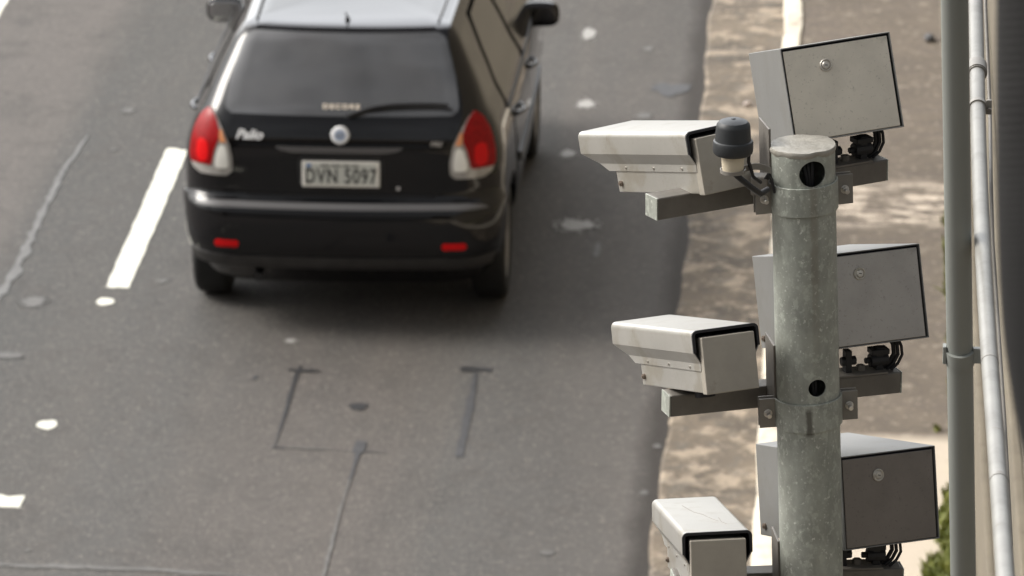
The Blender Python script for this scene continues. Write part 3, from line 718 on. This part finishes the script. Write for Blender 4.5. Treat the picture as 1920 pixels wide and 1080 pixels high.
# ------------------------------------------------------------------ post, conduit and hose at the right
Zq = 8.0
T = at(1789, -60, Zq); b2 = at(1806, 1080, Zq*1.085); dirp = (T-b2).normalized()
b0 = b2+dirp*((.1-b2.z)/dirp.z); T2 = T+dirp*1.6
post = root('round_post', b0, 'tall plain grey green painted post with a strap clamp near the right edge', 'post')
bm = bmesh.new(); cyl(bm, (0, 0, 0), T2-b0, 26*Zq/FPX, n=48); obj('shaft', bm, M_dpole, post, sharp=40)
pc = at(1800, 668, Zq*1.052); R_ = frame(dirp)
bm = bmesh.new(); cyl(bm, pc-b0-dirp*.013, pc-b0+dirp*.013, 26*Zq/FPX+.0022, n=48); st = obj('strap_clamp', bm, M_dpole, post, sharp=40)
bm = bmesh.new(); box(bm, pc-b0+Vector((-.0255, 0, .004)), (.006, .02, .030)); obj('strap_lug', bm, M_dpole, st, bevel=.001)
bm = bmesh.new(); box(bm, pc-b0+Vector((.030, -.004, .004)), (.018, .012, .026)); obj('strap_lug', bm, M_dpole, st, bevel=.001)

pp = [(1826, -120, 9.45), (1829, 0, 9.2), (1832, 130, 8.95), (1835, 270, 8.67), (1840, 400, 8.40), (1847, 540, 8.10), (1856, 680, 7.82), (1866, 810, 7.54), (1876, 950, 7.26), (1885, 1080, 7.0), (1896, 1220, 6.75)]
pts = [at(*p) for p in pp]; P3 = []
for i in range(len(pts)-1):
    a_, b_, c0_, d_ = pts[max(i-1, 0)], pts[i], pts[i+1], pts[min(i+2, len(pts)-1)]
    for s_ in range(6):
        t = s_/6; P3.append(.5*((2*b_)+(-a_+c0_)*t+(2*a_-5*b_+4*c0_-d_)*t*t+(-a_+3*b_-3*c0_+d_)*t**3))
P3.append(pts[-1]); PRd = .0134
pipe = root('conduit_pipe', P3[-1], 'bright zinc conduit pipe with two collars, bending right beside the grey green post', 'pipe')
bm = bmesh.new(); tube(bm, [p-P3[-1] for p in P3], PRd, 28); obj('pipe_run', bm, M_pipe, pipe, sharp=50)
def along(py):
    i = min(range(len(P3)), key=lambda j: abs(540-FPX*(P3[j]-Vector((0, 0, CAM_H))).dot(_u)/(P3[j]-Vector((0, 0, CAM_H))).dot(_f)-py))
    return P3[i], (P3[max(i-1, 0)]-P3[min(i+1, len(P3)-1)]).normalized()
p, d = along(125); p = p-P3[-1]; bm = bmesh.new(); cyl(bm, p-d*.016, p+d*.016, PRd+.0045, n=32); cyl(bm, p-d*.019, p-d*.012, PRd+.0028, n=32)
cl = obj('collar', bm, M_galv2, pipe, sharp=40, bevel=.001)
bm = bmesh.new(); box(bm, p+Vector((-.020, -.004, 0)), (.008, .010, .016)); obj('collar_lug', bm, M_arm, cl, bevel=.001)
p, d = along(206); p = p-P3[-1]; bm = bmesh.new(); cyl(bm, p-d*.006, p+d*.006, PRd+.0028, n=32)
box(bm, p+Vector((-.021, -.002, .0)), (.014, .004, .014)); box(bm, p+Vector((.019, -.002, .0)), (.010, .004, .026)); cl = obj('collar', bm, M_galv2, pipe, sharp=40, bevel=.0006)
bm = bmesh.new(); q = p+Vector((-.024, -.004, -.003)); cyl(bm, q, q+Vector((0, -.010, 0)), .004, n=6); obj('collar_bolt', bm, M_arm, cl); bm = bmesh.new(); q = p+Vector((.020, -.004, -.003)); cyl(bm, q, q+Vector((0, -.010, 0)), .004, n=6); obj('collar_bolt', bm, M_arm, cl)
for py in (690, 905):
    p, d = along(py); p = p-P3[-1]; bm = bmesh.new(); cyl(bm, p-d*.002, p+d*.002, PRd+.0006, n=32); obj('joint_line', bm, M_galv2, pipe, sharp=40)
# thin cable running beside the conduit
bm = bmesh.new(); cp = [at(1846, -60, 9.5), at(1848, 20, 9.4), at(1852, 110, 9.3), at(1856, 200, 9.2), at(1858, 330, 9.0), at(1861, 450, 8.9), at(1868, 560, 8.8), at(1884, 800, 8.5), at(1900, 1100, 8.2)]
o0 = cp[-1].copy(); tube(bm, [cp[i].lerp(cp[i+1], s_/4)-o0 for i in range(len(cp)-1) for s_ in range(4)], .0034, 10)
cbl = obj('electric_cable', bm, M_arm, sharp=60); cbl.location = o0; tag(cbl, 'thin dark cable running down beside the zinc conduit', 'cable')
# corrugated hose close to the camera
hp = [(1992, -160), (1990, 0), (1989, 160), (1990, 320), (1993, 460), (2000, 590), (2014, 700), (2036, 820), (2068, 960), (2100, 1100), (2130, 1240)]
hz = 4.4; hpts = [at(x, y, hz) for x, y in hp]; H3 = []
for i in range(len(hpts)-1):
    a_, b_, c0_, d_ = hpts[max(i-1, 0)], hpts[i], hpts[i+1], hpts[min(i+2, len(hpts)-1)]
    for s_ in range(40):
        t = s_/40; H3.append(.5*((2*b_)+(-a_+c0_)*t+(2*a_-5*b_+4*c0_-d_)*t*t+(-a_+3*b_-3*c0_+d_)*t**3))
bm = bmesh.new(); o0 = H3[-1].copy()
tube(bm, [p-o0 for p in H3], [0.0559+.0004*math.sin(2*PI*k/4.) for k in range(len(H3))], 40)
hose = obj('corrugated_hose', bm, M_hose, sharp=70); hose.location = o0; tag(hose, 'thick black ribbed hose blurred at the right edge close to the viewer', 'hose')

# ------------------------------------------------------------------ the car
CAR = Vector((-2.48, 23.82, 0))
car = root('hatchback_car', CAR, 'black hatchback car seen from behind, driving away in the lane', 'car')
zt = [.20, .24, .30, .36, .40, .46, .56, .640, .660, .675, .705, .80, .88, .95, 1.0, 1.05, 1.08, 1.12, 1.20, 1.30, 1.40, 1.435, 1.452, 1.465, 1.474, 1.480]
yrt = [.22, .16, .10, .035, .02, .0, .0, .012, .030, .075, .090, .088, .088, .095, .108, .128, .145, .172, .235, .310, .392, .425, .450, .52, .72, 1.0]
yft = [3.55, 3.62, 3.70, 3.78, 3.81, 3.83, 3.82, 3.79, 3.78, 3.76, 3.72, 3.58, 3.25, 2.92, 2.82, 2.74, 2.69, 2.62, 2.47, 2.25, 1.95, 1.80, 1.72, 1.62, 1.50, 1.35]
wt = [.70, .74, .775, .80, .808, .815, .825, .830, .830, .830, .832, .832, .826, .808, .790, .765, .742, .722, .684, .630, .575, .548, .528, .47, .33, .15]
rct = [.20, .22, .24, .25, .25, .25, .25, .25, .25, .24, .24, .24, .24, .23, .22, .20, .18, .17, .15, .13, .11, .10, .09, .09, .09, .07]
fy = lambda z: float(np.interp(z, zt, yrt)); ff = lambda z: float(np.interp(z, zt, yft)); fw = lambda z: float(np.interp(z, zt, wt)); fr = lambda z: float(np.interp(z, zt, rct))
def smooth(f, h=.012): return lambda z: (f(z-h)+2*f(z)+f(z+h))/4 if .26 < z < 1.44 else f(z)
Yr, Yf, Wf, Rc = smooth(fy, .010), smooth(ff), smooth(fw, .02), smooth(fr)
taper = lambda y: 1-.052*((y-1.9)/1.9)**2
BOW = .055
def Pr(s, z):
    W, rc, yr = Wf(z), Rc(z), Yr(z); a = abs(s); sg = 1 if s >= 0 else -1; W1 = W-rc
    if a <= W1: x, y = a, yr+BOW*(a/W)**2
    elif a <= W1+rc*PI/2:
        t = (a-W1)/rc; x = W1+rc*math.sin(t); y = yr+BOW*(W1/W)**2+rc*(1-math.cos(t))
    else: x = W; y = yr+BOW*(W1/W)**2+rc+(a-W1-rc*PI/2)
    return Vector((sg*x*taper(y), y, z))
def Ps(sg):
    return lambda y, z: Vector((sg*Wf(z)*taper(y), y, z))
# body shell
zs = sorted(set(list(np.arange(.20, 1.44, .02))+[.635, .647, .659, .671, .683, .695, 1.44, 1.447, 1.453, 1.459, 1.464, 1.469, 1.474, 1.477, 1.480]))
rings = []
for z in zs:
    W, rc, yr, yf = Wf(z), Rc(z), Yr(z), Yf(z); half = []
    W1 = W-rc
    for k in range(9): half.append(Pr(W1*k/8, z))
    for k in range(1, 9): half.append(Pr(W1+rc*PI/2*k/8, z))
    frc = min(.42, W*.7, (yf-yr)*.3); ys = half[-1].y; ye = yf-.10-frc
    for k in range(1, 22):
        y = ys+(ye-ys)*k/21; half.append(Vector((W*taper(y), y, z)))
    for k in range(1, 9):
        t = PI/2*k/8; x = W-frc+frc*math.cos(t); y = ye+frc*math.sin(t); half.append(Vector((x*taper(y), y, z)))
    for k in range(1, 7):
        x = (W-frc)*(1-k/6); y = ye+frc+.10*(1-(x/(W-frc))**2); half.append(Vector((x*taper(y), y, z)))
    rings.append(half+[Vector((-p.x, p.y, p.z)) for p in half[-2:0:-1]])
bm = bmesh.new(); VR = [[bm.verts.new(p) for p in r] for r in rings]; n = len(VR[0])
for a, b in zip(VR, VR[1:]):
    for k in range(n): bm.faces.new((a[k], a[(k+1) % n], b[(k+1) % n], b[k]))
bm.faces.new(VR[0][::-1]); bm.faces.new(VR[-1])
body = obj('body', bm, M_car, car)
AX_R, AX_F, WR = .67, 3.04, .290
cs = []
for yy in (AX_R, AX_F):
    for s in (-1, 1):
        bm = bmesh.new(); cyl(bm, (s*.52, yy, WR+.01), (s*1.1, yy, WR+.01), .345, n=48); c = obj('cutter', bm); c.parent = car; cs.append(c)
cut(body, cs)
body.data.polygons.foreach_set('use_smooth', [True]*len(body.data.polygons)); body.data.set_sharp_from_angle(angle=math.radians(38))

def patch(name, P, rows, off, m, parent, na=14, nz=12, tuck=.004, round_=0., sharp=50):
    """raised panel on surface P(a,z); rows = [(z, a_left, a_right), ...] from bottom to top"""
    zr = [r[0] for r in rows]; la = [r[1] for r in rows]; ra = [r[2] for r in rows]
    bm = bmesh.new(); G = []
    zz = np.linspace(zr[0], zr[-1], nz+1); H = zr[-1]-zr[0]
    def nrm(a, z):
        h = .004; da = P(a+h, z)-P(a-h, z); dz = P(a, z+h)-P(a, z-h); q = da.cross(dz)
        if q.length < 1e-9: return Vector((0, -1, 0))
        q.normalize(); c = P(a, z)
        if q.dot(Vector((c.x, (c.y-1.9)*.6, .3*(c.z-.6)))) < 0: q = -q
        return q
    for i, z in enumerate(zz):
        l, r = np.interp(z, zr, la), np.interp(z, zr, ra)
        if round_:
            e = min(z-zr[0], zr[-1]-z)
            if e < round_: ins = round_-math.sqrt(max(0, round_**2-(round_-e)**2)); l += ins; r -= ins
        row = []
        for j in range(na+1):
            a = l+(r-l)*j/na; row.append((a, z))
        G.append(row)
    V = [[bm.verts.new(P(a, z)+nrm(a, z)*off) for a, z in row] for row in G]
    for i in range(nz):
        for j in range(na): bm.faces.new((V[i][j], V[i][j+1], V[i+1][j+1], V[i+1][j]))
    loop = [(0, j) for j in range(na)]+[(i, na) for i in range(nz)]+[(nz, j) for j in range(na, 0, -1)]+[(i, 0) for i in range(nz, 0, -1)]
    B = [bm.verts.new(P(*G[i][j])-nrm(*G[i][j])*tuck) for i, j in loop]
    for k in range(len(loop)):
        i, j = loop[k]; i2, j2 = loop[(k+1) % len(loop)]; bm.faces.new((V[i][j], B[k], B[(k+1) % len(loop)], V[i2][j2]))
    me_o = obj(name, bm, m, parent, sharp=sharp)
    return me_o

# tailgate and its fittings
tg = patch('tailgate', Pr, [(.688, -.50, .50), (.74, -.53, .53), (.95, -.545, .545), (1.078, -.585, .585)], .007, M_car, car, 30, 20, round_=.03)
patch('rear_window', Pr, [(1.088, -.600, .600), (1.13, -.604, .604), (1.25, -.578, .578), (1.40, -.522, .522), (1.436, -.500, .500)], .006, M_glass, car, 30, 18, round_=.03)
patch('tailgate_handle', Pr, [(.920, -.25, .23), (.930, -.31, .30), (.946, -.335, .325)], .022, M_handle, tg, 30, 6, tuck=0)
patch('number_plate_recess', Pr, [(.735, -.215, .215), (.90, -.23, .23)], .0085, M_trim, tg, 10, 6, round_=.02)
bp = patch('bumper', Pr, [(.372, -.90, .90), (.43, -.94, .94), (.635, -.945, .945), (.665, -.93, .93)], .012, M_car, car, 60, 14)
patch('bumper_lip', Pr, [(.345, -.80, .80), (.405, -.84, .84)], .020, M_lip, bp, 40, 5)
patch('bumper_ledge', Pr, [(.642, -.78, .78), (.652, -.76, .76), (.662, -.66, .66)], .0145, M_ledge_highlight, bp, 60, 5)
for s in (-1, 1):
    a0, a1 = (.530, .655) if s > 0 else (-.655, -.530)
    patch('reflector', Pr, [(.452, a0, a1), (.482, a0, a1)], .0175, M_red, bp, 12, 3, round_=.008)
# tail lamps
def lamp(sg):
    f = lambda rows: [(z, min(sg*a, sg*b), max(sg*a, sg*b)) for z, a, b in rows]
    L0 = patch('tail_light', Pr, f([(.790, .575, .76), (.82, .565, .800), (.88, .565, .812), (.95, .582, .806), (1.01, .612, .785), (1.06, .642, .750), (1.10, .672, .702)]), .012, M_clear, car, 14, 16, round_=.02)
    patch('red_lens', Pr, f([(.838, .668, .806), (.88, .664, .815), (.93, .650, .812), (.97, .630, .803), (1.01, .628, .788), (1.06, .648, .752), (1.098, .676, .702)]), .0165, M_redd, L0, 12, 14, round_=.01)
    patch('brake_lens', Pr, f([(.852, .692, .755), (.90, .686, .762), (.960, .690, .752)]), .0195, M_red, L0, 8, 10, round_=.022)
    patch('reversing_lens', Pr, f([(.828, .582, .655), (.88, .586, .650), (.945, .598, .628)]), .0165, M_clearw, L0, 8, 10, round_=.015)
    patch('indicator_lens', Pr, f([(.955, .594, .626), (.995, .610, .628), (1.012, .616, .626)]), .0165, M_orange, L0, 6, 6)
lamp(1); lamp(-1)
# number plate
yp = .075; tilt = Matrix.Rotation(math.radians(-4), 3, 'X')
pc = Vector((.003, yp, .815))
bm = bmesh.new(); box(bm, pc, (.385, .010, .132), tilt); pl = obj('number_plate', bm, M_platef, car, bevel=.012, bseg=3)
bm = bmesh.new(); box(bm, pc+Vector((0, -.0050, 0)), (.350, .004, .104), tilt); obj('plate_field', bm, M_plate, pl, bevel=.001)
TM = Matrix.Translation(pc+Vector((0, -.0078, -.012))) @ (tilt @ Matrix.Rotation(PI/2, 3, 'X')).to_4x4()
text('plate_letters', 'DVN 5097', .104, M_ink, pl, TM, .0008, .70, 1.14, bold=.0012)
for x0, x1 in ((-.10, -.055), (-.045, .0), (.012, .045), (.055, .09)):
    bm = bmesh.new(); box(bm, pc+Vector(((x0+x1)/2, -.0075, .046)), (x1-x0, .001, .010)); obj('plate_band', bm, M_seam, pl)
bm = bmesh.new(); box(bm, pc+Vector((-.158, -.0078, .045)), (.022, .0012, .016)); obj('plate_mark', bm, M_blue, pl)
# maker's badge and lettering
p = Pr(.0, 1.005); nb = Vector((0, -.97, .24)).normalized(); p = p+nb*.007
bm = bmesh.new(); cyl(bm, p, p+nb*.012, .046, .040, n=40); bd = obj('badge', bm, M_letter, tg, sharp=40)
bm = bmesh.new(); cyl(bm, p+nb*.011, p+nb*.014, .029, .027, n=32); obj('badge_centre', bm, M_badge, bd, sharp=40)
BR = Matrix((Vector((1, 0, 0)), nb.cross(Vector((1, 0, 0))), nb)).transposed()
text('badge_letters', 'FIAT', .021, M_chrome, bd, Matrix.Translation(p+nb*.0145) @ BR.to_4x4(), .0005)
def on_body(s, z, off):
    c = Pr(s, z); h = .01; da = (Pr(s+h, z)-Pr(s-h, z)).normalized(); dz = (Pr(s, z+h)-Pr(s, z-h)).normalized(); n_ = da.cross(dz).normalized()
    return Matrix.Translation(c+n_*off) @ Matrix((da, n_.cross(da), n_)).transposed().to_4x4()
text('model_letters', 'Palio', .066, M_letter, tg, on_body(-.475, .995, .009), .003, 1.05, 1.0, .3)
text('version_letters', 'FIRE', .032, M_clear, tg, on_body(.495, .962, .009), .001, 1., 1., .2)
text('window_sticker', 'DECORE', .034, M_stick, car, on_body(.0, 1.128, .008), .0006, 1.2, 1.25)
p = Pr(.30, .742); bm = bmesh.new(); cyl(bm, p+Vector((0, -.006, 0)), p+Vector((0, -.012, 0)), .010, n=16); obj('key_lock', bm, M_chrome, tg)
# wiper
bm = bmesh.new(); M0 = on_body(.045, 1.088, 0); n0 = M0.to_3x3()@Vector((0, 0, 1)); q0 = M0.translation
cyl(bm, q0, q0+n0*.030, .018, .012, n=20)
pts = [q0+n0*.024]
for s_, z_ in ((.10, 1.105), (.17, 1.122), (.26, 1.132), (.36, 1.134), (.46, 1.134), (.55, 1.130)): pts.append(on_body(s_, z_, .026).translation)
tube(bm, [pts[i].lerp(pts[i+1], k/3) for i in range(len(pts)-1) for k in range(3)]+[pts[-1]], list(np.linspace(.013, .007, 3*(len(pts)-1)+1)), 8)
wp = obj('rear_wiper', bm, M_black, car, sharp=50)
bm = bmesh.new(); pts = [on_body(s_, z_, .012).translation for s_, z_ in ((.14, 1.108), (.26, 1.118), (.38, 1.122), (.50, 1.120), (.57, 1.116))]
tube(bm, pts, .006, 6); obj('wiper_blade', bm, M_black, wp, sharp=50)
# roof aerial, roof mouldings, spoiler edge
bm = bmesh.new(); q = Vector((.0, .56, 1.462)); cyl(bm, q, q+Vector((0, -.01, .022)), .014, .010, n=16); tube(bm, [q+Vector((0, 0, .015)), q+Vector((0, -.05, .045)), q+Vector((0, -.10, .07))], .004, 8); obj('roof_aerial', bm, M_black, car, sharp=50)
patch('spoiler_edge', Pr, [(1.440, -.47, .47), (1.452, -.455, .455)], .010, M_car, car, 30, 4)
for s in (-1, 1):
    bm = bmesh.new(); tube(bm, [Vector((s*(.455+.012*math.sin(k/3)), .56+.12*k, 1.4715)) for k in range(9)], .005, 8); obj('roof_moulding', bm, M_trim, car, sharp=50)
# side windows, doors, handles, mirrors
for sg in (-1, 1):
    P = Ps(sg)
    def side(name, rows, off, m, par=car, **k): return patch(name, P, rows, off, m, par, **k)
    d1 = side('rear_door', [(.36, 1.06, 1.62), (.55, 1.02, 1.64), (.70, .90, 1.64), (.955, .80, 1.64)], .004, M_car, na=14, nz=14)
    d2 = side('front_door', [(.34, 1.66, 2.60), (.60, 1.66, 2.66), (.955, 1.66, 2.66)], .004, M_car, na=20, nz=14)
    side('window_frame', [(.978, .70, 2.68), (1.10, .74, 2.56), (1.25, .81, 2.31), (1.405, .93, 2.02)], .0022, M_matte, na=30, nz=14)
    side('rear_side_window', [(.985, .74, 1.60), (1.10, .78, 1.60), (1.25, .86, 1.60), (1.385, .98, 1.58)], .004, M_sglass, na=14, nz=12, round_=.02)
    side('front_side_window', [(.985, 1.68, 2.62), (1.10, 1.68, 2.50), (1.25, 1.68, 2.25), (1.385, 1.68, 1.98)], .004, M_sglass, na=14, nz=12, round_=.02)
    side('window_moulding', [(.962, .76, 2.66), (.980, .74, 2.64)], .010, M_trim, na=30, nz=3)
    side('side_moulding', [(.60, 1.04, 2.62), (.645, 1.04, 2.62)], .014, M_trim, na=30, nz=3)
    for dd, y0 in ((d1, .92), (d2, 1.76)):
        bm = bmesh.new(); a = P(y0, .885)+Vector((sg*.008, 0, 0)); b = P(y0+.17, .885)+Vector((sg*.008, 0, 0)); m_ = (a+b)/2+Vector((sg*.028, 0, 0))
        tube(bm, [a, a.lerp(m_, .55)+Vector((sg*.008, 0, 0)), m_, b.lerp(m_, .55)+Vector((sg*.008, 0, 0)), b], .012, 10); obj('door_handle', bm, M_car, dd, sharp=60)
    # mirror
    mx = sg*(.845); bm = bmesh.new()
    bmesh.ops.create_uvsphere(bm, u_segments=28, v_segments=16, radius=1)
    for v in bm.verts:
        x, y, z = v.co
        ex = lambda t, p: math.copysign(abs(t)**p, t)
        v.co = Vector((mx+ex(x, .62)*.105, 2.42+(ex(y, .8)*.085 if y > 0 else ex(y, .5)*.02), .985+ex(z, .62)*.068))
    mh = obj('mirror', bm, M_car if sg > 0 else M_car, car, sharp=60)
    bm = bmesh.new(); tube(bm, [Vector((sg*.70, 2.44, .965)), Vector((sg*.77, 2.44, .97))], .028, 12); obj('mirror_stalk', bm, M_trim, mh, sharp=50)
    bm = bmesh.new(); bmesh.ops.create_uvsphere(bm, u_segments=28, v_segments=12, radius=1)
    for v in bm.verts:
        x, y, z = v.co; ex = lambda t, p: math.copysign(abs(t)**p, t)
        v.co = Vector((mx+ex(x, .6)*.090, 2.398+y*.006, .985+ex(z, .6)*.054))
    obj('mirror_glass', bm, M_mirror if sg < 0 else M_rmirror, mh, sharp=60)
# windscreen, bonnet line, headlamps (front, hardly seen)
def Pf(s, z):
    W, yf = Wf(z), Yf(z); frc = min(.42, W*.7); x = s; a = abs(s)
    y = yf-.10+.10*(1-min(1, (a/(W-frc)))**2) if a <= W-frc else yf-.10-frc+math.sqrt(max(0, frc**2-(a-(W-frc))**2))
    return Vector((x*taper(y), y, z))
patch('windscreen', Pf, [(.985, -.60, .60), (1.2, -.54, .54), (1.40, -.42, .42)], .006, M_glass, car, 24, 14, round_=.03)
for s in (-1, 1):
    a0, a1 = (.42, .70) if s > 0 else (-.70, -.42); patch('headlight', Pf, [(.62, a0, a1), (.72, a0, a1)], .008, M_clear, car, 10, 6)
patch('grille', Pf, [(.60, -.33, .33), (.70, -.36, .36)], .008, M_trim, car, 12, 5)
# wheels
def wheel(x, y, sg):
    wb = bmesh.new(); R = WR; hw = .088
    prof = [(R*.66, -hw*.86), (R*.80, -hw), (R*.93, -hw*.98), (R*.985, -hw*.80), (R, -hw*.5), (R, hw*.5), (R*.985, hw*.80), (R*.93, hw*.98), (R*.80, hw), (R*.66, hw*.86)]
    lathe(wb, prof, 'X', 48, (x, y, R), closed=True); ty = obj('wheel', wb, M_tyre, car, sharp=50)
    wb = bmesh.new(); lathe(wb, [(R*.67, sg*hw*.2-.0), (R*.67, sg*hw*.88), (R*.60, sg*hw*.82), (R*.55, sg*hw*.62), (R*.30, sg*hw*.74), (R*.12, sg*hw*.86), (R*.03, sg*hw*.88)], 'X', 48, (x, y, R)); rim = obj('rim', wb, M_rim, ty, sharp=35)
    for k in range(10):
        t = 2*PI*k/10; wb = bmesh.new(); c = Vector((x+sg*hw*.685, y+R*.44*math.cos(t), R+R*.44*math.sin(t))); box(wb, c, (.010, .020, .034), Matrix.Rotation(t+PI/2, 3, 'X')); obj('rim_slot', wb, M_black, rim)
for yy in (AX_R, AX_F):
    for s in (-1, 1): wheel(s*.704, yy, s)
# underside: axle beam, exhaust
bm = bmesh.new(); cyl(bm, (-.62, AX_R, .27), (.62, AX_R, .27), .03, n=14); obj('rear_axle', bm, M_trim, car, sharp=40)
bm = bmesh.new(); cyl(bm, (-.42, .30, .26), (-.42, .62, .26), .085, n=20); cyl(bm, (-.42, .08, .27), (-.42, .32, .27), .022, n=16); obj('exhaust', bm, M_trim, car, sharp=40)
